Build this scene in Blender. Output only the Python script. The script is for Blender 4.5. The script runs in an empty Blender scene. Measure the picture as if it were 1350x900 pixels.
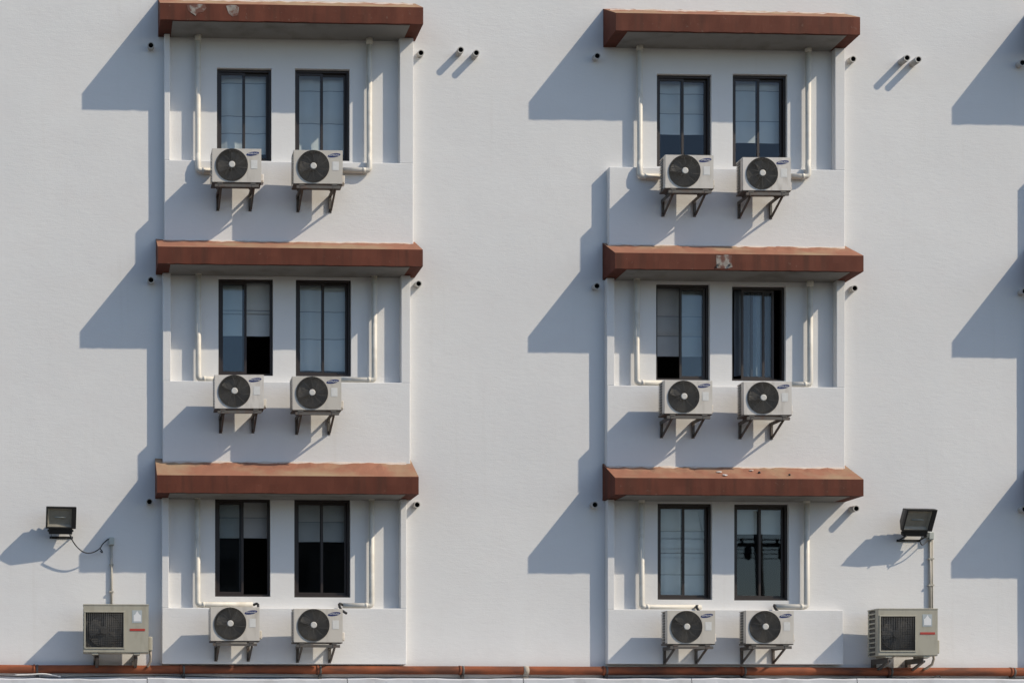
import bpy, bmesh, math, random
from mathutils import Vector, Matrix
random.seed(7)
R = math.radians
SC = bpy.context.scene
COL = SC.collection

# ------------------------------------------------------------------ camera model (used to place measured things)
F, D, XP, YP, YAW, CZ = 2212.0, 28.0, 190.0, 985.0, R(2.3), 1.6
CAM = Vector((0.0, -D, CZ))
RIGHT = Vector((math.cos(YAW), -math.sin(YAW), 0)); FWD = Vector((math.sin(YAW), math.cos(YAW), 0)); UP = Vector((0, 0, 1))
def P(px, py, d=0.0):
    """point of the photograph taken back to the plane d metres in front of the facade -> (x, z)"""
    r = RIGHT*((px-XP)/F) + UP*((YP-py)/F) + FWD
    t = (-d - CAM.y)/r.y
    q = CAM + r*t
    return q.x, q.z
def PX(px, py, d=0.0): return P(px, py, d)[0]
def PZ(px, py, d=0.0): return P(px, py, d)[1]

# ------------------------------------------------------------------ materials
def mat(name, col, rough=0.6, var=0.0, vscale=3.0, bump=0.0, bscale=40.0, bdist=0.01, metal=0.0, stretch=(1, 1, 1),
        spec=0.5, dirt=None, dscale=1.2, damt=0.3, dlo=0.5, dhi=0.75, dstretch=(1, 1, 1), age=None, streak=None):
    m = bpy.data.materials.new(name); m.use_nodes = True
    nt = m.node_tree; N = nt.nodes; L = nt.links
    b = N['Principled BSDF']; b.inputs['Roughness'].default_value = rough; b.inputs['Metallic'].default_value = metal
    b.inputs['Specular IOR Level'].default_value = spec
    tc = N.new('ShaderNodeTexCoord'); oi = N.new('ShaderNodeObjectInfo')
    mul = N.new('ShaderNodeMath'); mul.operation = 'MULTIPLY'; mul.inputs[1].default_value = 57.0
    L.new(oi.outputs['Random'], mul.inputs[0])
    add = N.new('ShaderNodeVectorMath'); add.operation = 'ADD'
    L.new(tc.outputs['Object'], add.inputs[0]); L.new(mul.outputs[0], add.inputs[1])
    def noise(scale, st, detail=5):
        mp = N.new('ShaderNodeMapping'); mp.inputs['Scale'].default_value = st
        L.new(add.outputs[0], mp.inputs['Vector'])
        n = N.new('ShaderNodeTexNoise'); n.inputs['Scale'].default_value = scale; n.inputs['Detail'].default_value = detail
        L.new(mp.outputs[0], n.inputs['Vector']); return n
    last = None
    if var > 0:
        n = noise(vscale, stretch)
        mx = N.new('ShaderNodeMix'); mx.data_type = 'RGBA'
        mx.inputs['A'].default_value = (*[max(0, c*(1-var)) for c in col], 1)
        mx.inputs['B'].default_value = (*[min(1, c*(1+var)) for c in col], 1)
        L.new(n.outputs['Fac'], mx.inputs['Factor']); last = mx.outputs['Result']
    if dirt:
        n = noise(dscale, dstretch, 8)
        mr = N.new('ShaderNodeMapRange'); mr.inputs['From Min'].default_value = dlo; mr.inputs['From Max'].default_value = dhi
        mr.inputs['To Max'].default_value = damt
        L.new(n.outputs['Fac'], mr.inputs['Value'])
        mx = N.new('ShaderNodeMix'); mx.data_type = 'RGBA'
        if last: L.new(last, mx.inputs['A'])
        else: mx.inputs['A'].default_value = (*col, 1)
        mx.inputs['B'].default_value = (*dirt, 1)
        L.new(mr.outputs['Result'], mx.inputs['Factor']); last = mx.outputs['Result']
    if streak:
        n = noise(1.0, (7, 7, .5), 8)
        mr = N.new('ShaderNodeMapRange'); mr.inputs['From Min'].default_value = .5; mr.inputs['From Max'].default_value = .68; mr.inputs['To Max'].default_value = .55
        L.new(n.outputs['Fac'], mr.inputs['Value'])
        mx = N.new('ShaderNodeMix'); mx.data_type = 'RGBA'; L.new(last, mx.inputs['A']); mx.inputs['B'].default_value = (*streak, 1)
        L.new(mr.outputs['Result'], mx.inputs['Factor']); last = mx.outputs['Result']
        n = noise(16.0, (1, 1, 1), 8)
        mr = N.new('ShaderNodeMapRange'); mr.inputs['From Min'].default_value = .66; mr.inputs['From Max'].default_value = .72; mr.inputs['To Max'].default_value = .25
        L.new(n.outputs['Fac'], mr.inputs['Value'])
        mx = N.new('ShaderNodeMix'); mx.data_type = 'RGBA'; L.new(last, mx.inputs['A']); mx.inputs['B'].default_value = (.24, .17, .13, 1)
        L.new(mr.outputs['Result'], mx.inputs['Factor']); last = mx.outputs['Result']
    if age:
        mr = N.new('ShaderNodeMath'); mr.operation = 'MULTIPLY'; mr.inputs[1].default_value = .85; L.new(oi.outputs['Random'], mr.inputs[0])
        mx = N.new('ShaderNodeMix'); mx.data_type = 'RGBA'
        if last: L.new(last, mx.inputs['A'])
        else: mx.inputs['A'].default_value = (*col, 1)
        mx.inputs['B'].default_value = (*age, 1); L.new(mr.outputs[0], mx.inputs['Factor']); last = mx.outputs['Result']
    if last: L.new(last, b.inputs['Base Color'])
    else: b.inputs['Base Color'].default_value = (*col, 1)
    if bump > 0:
        n = noise(bscale, stretch, 6)
        bp = N.new('ShaderNodeBump'); bp.inputs['Strength'].default_value = bump; bp.inputs['Distance'].default_value = bdist
        L.new(n.outputs['Fac'], bp.inputs['Height']); L.new(bp.outputs[0], b.inputs['Normal'])
    return m

M = {}
# painted render of the facade: fine horizontal trowel ripples, faint soot and runs
def wall_material():
    m = bpy.data.materials.new('painted_render'); m.use_nodes = True
    nt = m.node_tree; N = nt.nodes; L = nt.links
    b = N['Principled BSDF']; b.inputs['Roughness'].default_value = 0.85; b.inputs['Specular IOR Level'].default_value = 0.2
    g = N.new('ShaderNodeNewGeometry')
    def noise(scale, st, detail=5, rough=0.5):
        mp = N.new('ShaderNodeMapping'); mp.inputs['Scale'].default_value = st
        L.new(g.outputs['Position'], mp.inputs['Vector'])
        n = N.new('ShaderNodeTexNoise'); n.inputs['Scale'].default_value = scale; n.inputs['Detail'].default_value = detail
        n.inputs['Roughness'].default_value = rough
        L.new(mp.outputs[0], n.inputs['Vector']); return n
    def mix(a, fac_node, lo, hi, amt, colr):
        mr = N.new('ShaderNodeMapRange'); mr.inputs['From Min'].default_value = lo; mr.inputs['From Max'].default_value = hi
        mr.inputs['To Max'].default_value = amt; L.new(fac_node.outputs['Fac'], mr.inputs['Value'])
        mx = N.new('ShaderNodeMix'); mx.data_type = 'RGBA'
        if isinstance(a, tuple): mx.inputs['A'].default_value = (*a, 1)
        else: L.new(a, mx.inputs['A'])
        mx.inputs['B'].default_value = (*colr, 1); L.new(mr.outputs['Result'], mx.inputs['Factor'])
        return mx.outputs['Result']
    c = mix((0.735, 0.73, 0.72), noise(0.35, (1, 1, 1.2), 6), 0.35, 0.7, 0.8, (0.675, 0.672, 0.668))
    c = mix(c, noise(2.6, (0.8, 1, 1.3), 4), 0.45, 0.7, 0.5, (0.70, 0.685, 0.675))      # patchy coats
    c = mix(c, noise(1.3, (6, 6, 0.3), 6), 0.60, 0.8, 0.25, (0.60, 0.575, 0.54))      # weather runs
    c = mix(c, noise(9.0, (1, 1, 1), 8, 0.7), 0.58, 0.75, 0.25, (0.60, 0.59, 0.58))    # specks
    L.new(c, b.inputs['Base Color'])
    n1 = noise(8.0, (0.8, 1, 2.6), 7, 0.68); n2 = noise(60.0, (1, 1, 1), 3); n3 = noise(0.9, (1, 1, 1.0), 3)
    s = N.new('ShaderNodeMath'); s.operation = 'MULTIPLY_ADD'; s.inputs[1].default_value = 0.35
    L.new(n2.outputs['Fac'], s.inputs[0]); L.new(n1.outputs['Fac'], s.inputs[2])
    s2 = N.new('ShaderNodeMath'); s2.operation = 'MULTIPLY_ADD'; s2.inputs[1].default_value = 3.0
    L.new(n3.outputs['Fac'], s2.inputs[0]); L.new(s.outputs[0], s2.inputs[2])
    bp = N.new('ShaderNodeBump'); bp.inputs['Strength'].default_value = 0.30; bp.inputs['Distance'].default_value = 0.010
    L.new(s2.outputs[0], bp.inputs['Height']); L.new(bp.outputs[0], b.inputs['Normal'])
    return m
M['wall'] = wall_material()
M['fascia'] = mat('oxide_red_paint', (0.120, 0.039, 0.025), 0.75, 0.25, 2.2, 0.15, 30, 0.006, spec=0.15, dirt=(0.17, 0.055, 0.034), dscale=1.2, damt=0.8, dstretch=(2, 2, .7), streak=(0.07, 0.032, 0.022))
M['canopy_top'] = mat('faded_dusty_red', (0.29, 0.135, 0.088), 0.9, 0.2, 2.5, 0.3, 25, 0.01, spec=0.15, dirt=(0.33, 0.235, 0.15), dscale=1.3, damt=0.9, dlo=.42, dhi=.62)
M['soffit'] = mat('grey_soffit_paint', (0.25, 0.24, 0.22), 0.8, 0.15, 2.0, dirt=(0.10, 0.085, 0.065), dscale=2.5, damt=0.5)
M['mortar'] = mat('pale_mortar', (0.55, 0.46, 0.40), 0.9, 0.2, 8, 0.4, 40)
M['peeled'] = mat('bared_concrete', (0.29, 0.26, 0.23), 0.9, 0.45, 14, 0.4, 50, dirt=(0.13, 0.05, 0.035), dscale=9, damt=0.95, dlo=.45, dhi=.58)
M['frame'] = mat('dark_bronze_aluminium', (0.020, 0.0125, 0.010), 0.5, 0.2, 5)
M['curtain'] = mat('pale_curtain_cloth', (0.55, 0.575, 0.575), 0.9, 0.08, 4, 0.1, 60)
M['curtain_grey'] = mat('grey_curtain_cloth', (0.36, 0.36, 0.36), 0.9, 0.08, 4, 0.1, 60)
M['curtain_dark'] = mat('slate_curtain_cloth', (0.20, 0.22, 0.24), 0.9, 0.08, 4, 0.1, 60)
M['seam_shade'] = mat('curtain_seam_shade', (0.17, 0.18, 0.19), 0.9)  # dark seam strips: stitched band with the fold shade put into the colour
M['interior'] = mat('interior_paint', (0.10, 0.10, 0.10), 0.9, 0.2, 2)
M['cream'] = mat('cream_pvc', (0.68, 0.645, 0.575), 0.5, 0.10, 4, dirt=(0.42, 0.37, 0.29), dscale=5, damt=0.5)
M['stub'] = mat('pale_pvc_stub', (0.50, 0.48, 0.45), 0.6, 0.15, 10, dirt=(.2, .18, .16), dscale=12, damt=.6)
M['black'] = mat('black_bore', (0.006, 0.006, 0.006), 0.9)
M['ac_white'] = mat('aged_white_enamel', (0.66, 0.615, 0.56), 0.42, 0.06, 6, dirt=(0.38, 0.34, 0.29), dscale=4, damt=0.65, dstretch=(3, 3, 0.8), age=(0.50, 0.46, 0.39))
M['ac_beige'] = mat('aged_beige_enamel', (0.40, 0.375, 0.30), 0.5, 0.08, 5, dirt=(0.27, 0.24, 0.18), dscale=4, damt=0.5, dstretch=(3, 3, 0.8))
M['grille'] = mat('dark_grille_plastic', (0.085, 0.080, 0.073), 0.6, 0.2, 10)
M['blade'] = mat('grey_fan_plastic', (0.095, 0.090, 0.082), 0.6, 0.2, 8)
M['cavity'] = mat('dark_coil', (0.115, 0.108, 0.098), 0.8, 0.3, 20)
M['hub'] = mat('pale_hub_plastic', (0.58, 0.56, 0.52), 0.5)
M['logo_blue'] = mat('blue_badge', (0.012, 0.022, 0.12), 0.4)
M['logo_white'] = mat('white_lettering', (0.75, 0.75, 0.75), 0.5)
M['sticker'] = mat('pale_sticker', (0.68, 0.67, 0.64), 0.5, 0.12, 25)
M['sticker_blue'] = mat('pale_blue_sticker', (0.42, 0.46, 0.47), 0.5)
M['red'] = mat('red_badge', (0.42, 0.045, 0.03), 0.5)
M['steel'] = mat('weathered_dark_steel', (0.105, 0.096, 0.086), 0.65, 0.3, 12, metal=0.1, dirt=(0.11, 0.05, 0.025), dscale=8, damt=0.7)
M['rust'] = mat('rust_red_pipe_paint', (0.265, 0.080, 0.036), 0.7, 0.35, 3, 0.3, 40, spec=0.2, dirt=(0.11, 0.045, 0.028), dscale=1.6, damt=0.95, dlo=.42, dhi=.66, dstretch=(1, 4, 4))
M['tape'] = mat('pale_tape', (0.38, 0.33, 0.27), 0.8, 0.2, 20)
M['lamp_black'] = mat('black_cast_metal', (0.012, 0.012, 0.012), 0.5, 0.2, 20)
M['reflector'] = mat('dusty_reflector', (0.46, 0.43, 0.37), 0.55, 0.25, 14, metal=0.3)
M['cable'] = mat('dark_cable', (0.02, 0.02, 0.022), 0.6)
M['box'] = mat('grey_box_plastic', (0.42, 0.45, 0.42), 0.6, 0.1, 20)
M['conduit'] = mat('grey_beige_conduit', (0.42, 0.39, 0.33), 0.55, 0.2, 4)
M['sheet'] = mat('white_roof_sheet', (0.62, 0.62, 0.64), 0.6, 0.12, 2.0, 0.15, 8, dirt=(.4, .38, .36), dscale=3, damt=.5)
M['ground'] = mat('asphalt', (0.060, 0.058, 0.055), 0.9, 0.25, 0.6, 0.2, 20)
M['brickish'] = mat('dull_render', (0.13, 0.12, 0.11), 0.9, 0.2, 0.4)
M['wood'] = mat('dark_pole_timber', (0.05, 0.04, 0.035), 0.8, 0.3, 4)

def lens_glass(name, trans, refl, fac):
    m = bpy.data.materials.new(name); m.use_nodes = True
    nt = m.node_tree; N = nt.nodes; L = nt.links
    N.remove(N['Principled BSDF'])
    out = N['Material Output']
    t = N.new('ShaderNodeBsdfTransparent'); t.inputs['Color'].default_value = (*trans, 1)
    gl = N.new('ShaderNodeBsdfGlossy'); gl.inputs['Roughness'].default_value = 0.015; gl.inputs['Color'].default_value = (*refl, 1)
    tc = N.new('ShaderNodeTexCoord'); n = N.new('ShaderNodeTexNoise'); n.inputs['Scale'].default_value = 1.6; n.inputs['Detail'].default_value = 1
    L.new(tc.outputs['Object'], n.inputs['Vector'])
    bp = N.new('ShaderNodeBump'); bp.inputs['Strength'].default_value = 0.018; bp.inputs['Distance'].default_value = 0.01
    L.new(n.outputs['Fac'], bp.inputs['Height']); L.new(bp.outputs[0], gl.inputs['Normal'])
    lw = N.new('ShaderNodeLayerWeight'); lw.inputs['Blend'].default_value = 0.25
    mr = N.new('ShaderNodeMapRange'); mr.inputs['To Min'].default_value = fac; mr.inputs['To Max'].default_value = 0.9
    L.new(lw.outputs['Facing'], mr.inputs['Value'])
    pw = N.new('ShaderNodeMath'); pw.operation = 'POWER'; pw.inputs[1].default_value = 3.0
    L.new(lw.outputs['Facing'], pw.inputs[0]); L.new(pw.outputs[0], mr.inputs['Value'])
    mx = N.new('ShaderNodeMixShader')
    L.new(mr.outputs[0], mx.inputs['Fac']); L.new(t.outputs[0], mx.inputs[1]); L.new(gl.outputs[0], mx.inputs[2])
    L.new(mx.outputs[0], out.inputs['Surface'])
    return m
M['glass'] = lens_glass('tinted_window_glass', (0.90, 0.94, 0.95), (0.90, 0.95, 0.98), 0.05)
M['lamp_glass'] = lens_glass('lamp_glass', (0.8, 0.8, 0.78), (1, 1, 1), 0.06)

# ------------------------------------------------------------------ mesh helpers
class MB:
    def __init__(s): s.bm = bmesh.new(); s.mi = 0
    def face(s, pts, smooth=False):
        f = s.bm.faces.new([s.bm.verts.new(p) for p in pts]); f.material_index = s.mi; f.smooth = smooth; return f
    def box(s, x0, x1, y0, y1, z0, z1, bev=0.0):
        r = bmesh.ops.create_cube(s.bm, size=1.0)
        for v in r['verts']:
            v.co = Vector(((x0+x1)/2+v.co.x*(x1-x0), (y0+y1)/2+v.co.y*(y1-y0), (z0+z1)/2+v.co.z*(z1-z0)))
        fs = {f for v in r['verts'] for f in v.link_faces}
        for f in fs: f.material_index = s.mi
        if bev > 0:
            es = list({e for v in r['verts'] for e in v.link_edges})
            rb = bmesh.ops.bevel(s.bm, geom=es, offset=bev, segments=2, affect='EDGES', profile=0.5)
            for f in rb['faces']: f.material_index = s.mi
    def bar(s, a, b, w, h=None):
        a = Vector(a); b = Vector(b); h = h or w; d = b-a; n = d.length
        q = d.to_track_quat('Z', 'Y').to_matrix().to_4x4()
        r = bmesh.ops.create_cube(s.bm, size=1.0)
        for v in r['verts']:
            v.co = a + (q @ Vector((v.co.x*w, v.co.y*h, (v.co.z+.5)*n)))
        for f in {f for v in r['verts'] for f in v.link_faces}: f.material_index = s.mi
    def tube(s, pts, r, seg=10, caps=True, smooth=True):
        pts = [Vector(p) for p in pts]; rings = []
        rs = r if isinstance(r, (list, tuple)) else [r]*len(pts)
        prev = None
        for i, p in enumerate(pts):
            d = (pts[min(i+1, len(pts)-1)]-pts[max(i-1, 0)]).normalized()
            if prev is None:
                u = d.orthogonal().normalized()
            else:
                u = (prev - d*prev.dot(d)).normalized()
            prev = u; w = d.cross(u)
            rings.append([s.bm.verts.new(p + (u*math.cos(a)+w*math.sin(a))*rs[i]) for a in [2*math.pi*k/seg for k in range(seg)]])
        for i in range(len(rings)-1):
            for k in range(seg):
                f = s.bm.faces.new((rings[i][k], rings[i][(k+1) % seg], rings[i+1][(k+1) % seg], rings[i+1][k]))
                f.smooth = smooth; f.material_index = s.mi
        if caps:
            for rg in (rings[0][::-1], rings[-1]):
                f = s.bm.faces.new(rg); f.material_index = s.mi
    def disc(s, c, r, y_axis=True, seg=32):
        pts = [(c[0]+r*math.cos(2*math.pi*k/seg), c[1], c[2]+r*math.sin(2*math.pi*k/seg)) for k in range(seg)]
        s.face(pts)
    def ring(s, c, r, t, seg=40, q=5):      # thin torus in the x-z plane
        vs = []
        for k in range(seg):
            a = 2*math.pi*k/seg; e = Vector((math.cos(a), 0, math.sin(a)))
            vs.append([s.bm.verts.new(Vector(c)+e*(r+t*math.cos(2*math.pi*j/q))+Vector((0, t*math.sin(2*math.pi*j/q), 0))) for j in range(q)])
        for k in range(seg):
            for j in range(q):
                f = s.bm.faces.new((vs[k][j], vs[(k+1) % seg][j], vs[(k+1) % seg][(j+1) % q], vs[k][(j+1) % q])); f.material_index = s.mi; f.smooth = True
    def build(s, name, mats, parent=None, loc=(0, 0, 0), fix=True):
        if fix: bmesh.ops.recalc_face_normals(s.bm, faces=s.bm.faces[:])
        me = bpy.data.meshes.new(name); s.bm.to_mesh(me); s.bm.free()
        for m in (mats if isinstance(mats, (list, tuple)) else [mats]): me.materials.append(m)
        o = bpy.data.objects.new(name, me); COL.objects.link(o); o.location = loc
        if parent: o.parent = parent
        return o
def tag(o, label, cat, group=None):
    o['label'] = label; o['category'] = cat
    if group: o['group'] = group
    return o
def thing(name, label, cat, loc=(0, 0, 0), rz=0, group=None):
    o = bpy.data.objects.new(name, None); COL.objects.link(o); o.empty_display_size = 0.1
    o.location = loc; o.rotation_euler = (0, 0, rz)
    return tag(o, label, cat, group)
def dup(root, loc, rz, label):
    r = root.copy(); COL.objects.link(r); r.location = loc; r.rotation_euler = (0, R(random.uniform(-.5, .5)), rz); r['label'] = label
    for ch in root.children:
        c = ch.copy(); COL.objects.link(c); c.parent = r
        if c.name.split('.')[0] == 'fan': c.rotation_euler.y = random.uniform(0, 2)
        for g in ch.children:
            d = g.copy(); COL.objects.link(d); d.parent = c
    return r
def text_mesh(body, size, m, name):
    cu = bpy.data.curves.new('lettering', 'FONT'); cu.body = body; cu.size = size; cu.align_x = 'CENTER'; cu.align_y = 'CENTER'; cu.extrude = 0.001
    o = bpy.data.objects.new('lettering', cu); COL.objects.link(o)
    bpy.context.view_layer.update()
    me = bpy.data.meshes.new_from_object(o.evaluated_get(bpy.context.evaluated_depsgraph_get()))
    bpy.data.objects.remove(o); me.materials.clear(); me.materials.append(m); me.name = name
    return me

# ------------------------------------------------------------------ measured layout
BAY_D, CAN_D = 0.14, 0.67
# front fascia: x0, x1, top, bottom ; rear top at bay front
CAN = {'A1': (211, 558, 7, 29, None), 'A2': (208, 557.5, 327, 349, 319), 'A3': (207, 552, 627, 650, 609.5),
       'B1': (812, 1134, 20, 43, None), 'B2': (811, 1138.5, 335, 356, 325), 'B3': (811, 1138.5, 630.5, 652.5, 616),
       'C1': (1381, 1703, 28, 51, None), 'C2': (1381, 1708, 343, 364, 333), 'C3': (1380, 1708, 638, 660, 624)}
# bay: left outer, left inner, right inner, right outer, ledge y, bottom y of the panel
BAY = {'A1': (216.5, 224, 527, 545, 213, 319), 'A2': (214.5, 225, 529, 541, 503, 609), 'A3': (213.5, 222.5, 528, 536, 801, 960),
       'B1': (803, None, 1101, 1114, 222, 325), 'B2': (800, 810, 1103, 1114, 509, 616), 'B3': (801, 810, None, 1112, 803, 960),
       'C1': (1367, None, 1670, 1683, 230, 333), 'C2': (1366, 1376, 1673, 1684, 517, 624), 'C3': (1367, 1377, 1673, 1684, 811, 960)}
WIN = {'A1': [(286, 358, 90, 212), (389, 461, 91, 212)], 'A2': [(288, 360, 367, 495), (390, 463, 368, 496)],
       'A3': [(283.5, 356.5, 657, 786), (388, 462, 658, 787)],
       'B1': [(866, 938, 98, 220), (966, 1038, 98, 220)], 'B2': [(865, 936, 374, 501), (965, 1036, 377, 502)],
       'B3': [(867, 939, 663, 790), (968, 1040, 664, 791)],
       'C1': [(1436, 1508, 106, 228), (1536, 1608, 106, 228)], 'C2': [(1435, 1506, 382, 509), (1535, 1606, 385, 510)],
       'C3': [(1437, 1509, 671, 798), (1538, 1610, 672, 799)]}
WHERE = {'A1': 'the upper left canopy', 'A2': 'the middle left canopy', 'A3': 'the lower left canopy',
         'B1': 'the upper right canopy', 'B2': 'the middle right canopy', 'B3': 'the lower right canopy',
         'C1': 'the top canopy at the right edge', 'C2': 'the middle canopy at the right edge', 'C3': 'the lowest canopy at the right edge'}

# ------------------------------------------------------------------ the setting
g = MB(); g.face([(-600, -600, 0), (600, -600, 0), (600, 600, 0), (-600, 600, 0)])
go = g.build('ground', M['ground']); go['kind'] = 'structure'

# ------------------------------------------------------------------ building
bld = thing('apartment_building', 'white rendered building facade with small red canopies over paired windows', 'building')
X0, X1, ZT, YB = -9.0, 27.0, 18.2, 11.0
openings = []
for k, ws in WIN.items():
    for (a, b, t, u) in ws:
        xa, zt = P(a, (t+u)/2 if False else t); xb = PX(b, t); zb = PZ((a+b)/2, u)
        openings.append((xa, xb, zb, PZ((a+b)/2, t)))
xs = sorted({X0, X1, *[o[0] for o in openings], *[o[1] for o in openings]})
zs = sorted({0.0, ZT, *[o[2] for o in openings], *[o[3] for o in openings]})
w = MB()
for i in range(len(xs)-1):
    for j in range(len(zs)-1):
        cx, cz = (xs[i]+xs[i+1])/2, (zs[j]+zs[j+1])/2
        if any(o[0] < cx < o[1] and o[2] < cz < o[3] for o in openings): continue
        w.face([(xs[i], 0, zs[j]), (xs[i+1], 0, zs[j]), (xs[i+1], 0, zs[j+1]), (xs[i], 0, zs[j+1])])
RV = 0.16
for (a, b, z0, z1) in openings:                                     # reveals
    w.face([(a, 0, z0), (a, 0, z1), (a, RV, z1), (a, RV, z0)]); w.face([(b, 0, z0), (b, RV, z0), (b, RV, z1), (b, 0, z1)])
    w.face([(a, 0, z1), (b, 0, z1), (b, RV, z1), (a, RV, z1)]); w.face([(a, 0, z0), (a, RV, z0), (b, RV, z0), (b, 0, z0)])
w.face([(X0, 0, 0), (X0, 0, ZT), (X0, YB, ZT), (X0, YB, 0)]); w.face([(X1, 0, 0), (X1, YB, 0), (X1, YB, ZT), (X1, 0, ZT)])
w.face([(X0, YB, 0), (X0, YB, ZT), (X1, YB, ZT), (X1, YB, 0)]); w.face([(X0, 0, ZT), (X1, 0, ZT), (X1, YB, ZT), (X0, YB, ZT)])
bmesh.ops.remove_doubles(w.bm, verts=w.bm.verts[:], dist=1e-5)
w.build('wall', M['wall'], bld, fix=False)
c = MB(); c.box(X0-.06, X1+.06, -0.10, YB+.06, ZT, ZT+.35, .01); c.build('parapet', M['wall'], bld)
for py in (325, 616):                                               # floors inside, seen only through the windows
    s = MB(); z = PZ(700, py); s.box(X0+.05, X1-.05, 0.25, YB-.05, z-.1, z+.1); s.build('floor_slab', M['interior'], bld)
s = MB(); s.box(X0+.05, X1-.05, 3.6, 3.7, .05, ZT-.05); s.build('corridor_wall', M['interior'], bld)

SOFF = {}
for k, (a, b, t, u, r) in CAN.items():
    xm = (a+b)/2
    x0, x1 = PX(a, (t+u)/2, CAN_D), PX(b, (t+u)/2, CAN_D)
    zt, zb = PZ(xm, t, CAN_D), PZ(xm, u, CAN_D)
    zr = PZ(xm, r, BAY_D) if r else zt + 0.285
    slope = (zr-zt)/(CAN_D-BAY_D); zw = zt + slope*CAN_D
    SOFF[k] = (x0, x1, zb, zt, zr, slope)
    rng = random.Random(k)
    m = MB()
    # sides, underside, front (paint), top (dusty)
    fr = [(-CAN_D, zb), (-CAN_D, zt), (0.0, zw), (0.0, zb)]
    m.face([(x0, y, z) for y, z in fr]); m.face([(x1, y, z) for y, z in fr][::-1])
    gq = []
    for i in range(41):
        x = x0+(x1-x0)*i/40; e = 0 if i in (0, 40) else 1
        gq.append([m.bm.verts.new((x, -CAN_D+e*rng.uniform(-.003, .003), zb+e*rng.uniform(-.005, .005))), m.bm.verts.new((x, -CAN_D+e*rng.uniform(-.005, .003), (zb+zt)/2)), m.bm.verts.new((x, -CAN_D, zt))])
    for i in range(40):
        for j in range(2): m.bm.faces.new((gq[i][j], gq[i+1][j], gq[i+1][j+1], gq[i][j+1]))
    bk = [m.bm.verts.new((x0+(x1-x0)*i/40, 0, zb)) for i in range(41)]
    for i in range(40): m.bm.faces.new((gq[i][0], bk[i], bk[i+1], gq[i+1][0]))
    m.mi = 1
    nx, ny = 40, 5; gr = []
    for i in range(nx+1):
        row = []
        for j in range(ny+1):
            x = x0+(x1-x0)*i/nx; y = -CAN_D*(1-j/ny); z = zt+(zw-zt)*j/ny
            if 0 < i < nx and 0 < j: z += rng.uniform(-.007, .009)*(1.4 if j >= 3 else .6)
            row.append(m.bm.verts.new((x, y, z)))
        gr.append(row)
    for i in range(nx):
        for j in range(ny):
            f = m.bm.faces.new((gr[i][j], gr[i+1][j], gr[i+1][j+1], gr[i][j+1])); f.material_index = 1
    bmesh.ops.remove_doubles(m.bm, verts=m.bm.verts[:], dist=1e-4)
    es = [e for e in m.bm.edges if abs(e.verts[0].co.y+CAN_D) < 1e-4 and abs(e.verts[1].co.y+CAN_D) < 1e-4 and e.calc_length() > .05]
    can = m.build('canopy', [M['fascia'], M['canopy_top']], bld, fix=True)
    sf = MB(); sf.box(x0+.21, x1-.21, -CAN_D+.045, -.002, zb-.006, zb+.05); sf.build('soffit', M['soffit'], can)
    # rough mortar run where the canopy meets the bay
    mo = MB(); n = 46; bl, br = PX(BAY[k][0], 300, BAY_D), PX(BAY[k][3], 300, BAY_D)
    ro = []
    for i in range(n+1):
        x = bl+.01+(br-bl-.02)*i/n; h = .008+rng.random()*.014; e = .02+rng.random()*.03
        y0 = -BAY_D-.0; zz = lambda y: zt+slope*(CAN_D+y)
        ro.append([mo.bm.verts.new((x, y0+.002, zz(y0)+h)), mo.bm.verts.new((x, y0-e*.5, zz(y0-e*.5)+h*.9)), mo.bm.verts.new((x, y0-e, zz(y0-e)-.012))])
    for i in range(n):
        for j in range(2): f = mo.bm.faces.new((ro[i][j], ro[i+1][j], ro[i+1][j+1], ro[i][j+1])); f.smooth = True
    mo.build('mortar_strip', M['mortar'], can)
    def patch(pxs, name='peeled_patch', mt='peeled', d=CAN_D+.004):
        q = MB(); q.face([(PX(x, y, d), -d, PZ(x, y, d)) for x, y in pxs]); return q.build(name, M[mt], can)
    if k == 'A1':
        patch([(246, 7), (251, 6.5), (259, 5.5), (270, 6), (272, 11), (268, 16), (261, 17), (258, 21), (252, 17), (248, 14)])
        patch([(298, 8), (303, 6.5), (311, 7), (315, 10), (314, 20), (307, 22), (302, 19), (300, 14)])
        can['label'] = 'canopy with two peeled grey patches at its left end'
    if k == 'B2':
        patch([(944, 336), (950, 337), (957, 335.5), (965, 336.5), (964, 345), (966, 352), (958, 354), (951, 353.5), (945, 353)])
        for bx in (947, 962):
            q = MB(); x, z = P(bx, 349, CAN_D); q.tube([(x, -CAN_D-.03, z), (x, -CAN_D+.01, z)], .018, 8); q.build('bolt', M['steel'], can)
        can['label'] = 'canopy with a pale bared patch and two bolts at mid front'

for k, (lo, li, ri, ro_, ly, by) in BAY.items():
    d = BAY_D; x0, x1, zb, zt, zr, sl = SOFF[k]
    m = MB(); xl, xr = PX(lo, ly, d), PX(ro_, ly, d); zl = PZ((lo+ro_)/2, ly, d)
    low = PZ((lo+ro_)/2, by, d)
    nxt = k[0]+str(int(k[1])+1)
    z0 = (SOFF[nxt][3]-0.0 if nxt in SOFF else PZ((lo+ro_)/2, 875, d))
    m.box(xl, xr, -d, -.001, z0, zl, .012)
    if li: m.box(xl, PX(li, ly, d), -d, -.001, zl-.004, zb-.003, .008)
    if ri: m.box(PX(ri, ly, d), xr, -d, -.001, zl-.004, zb-.003, .008)
    m.build('window_bay', M['wall'], bld)

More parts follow.
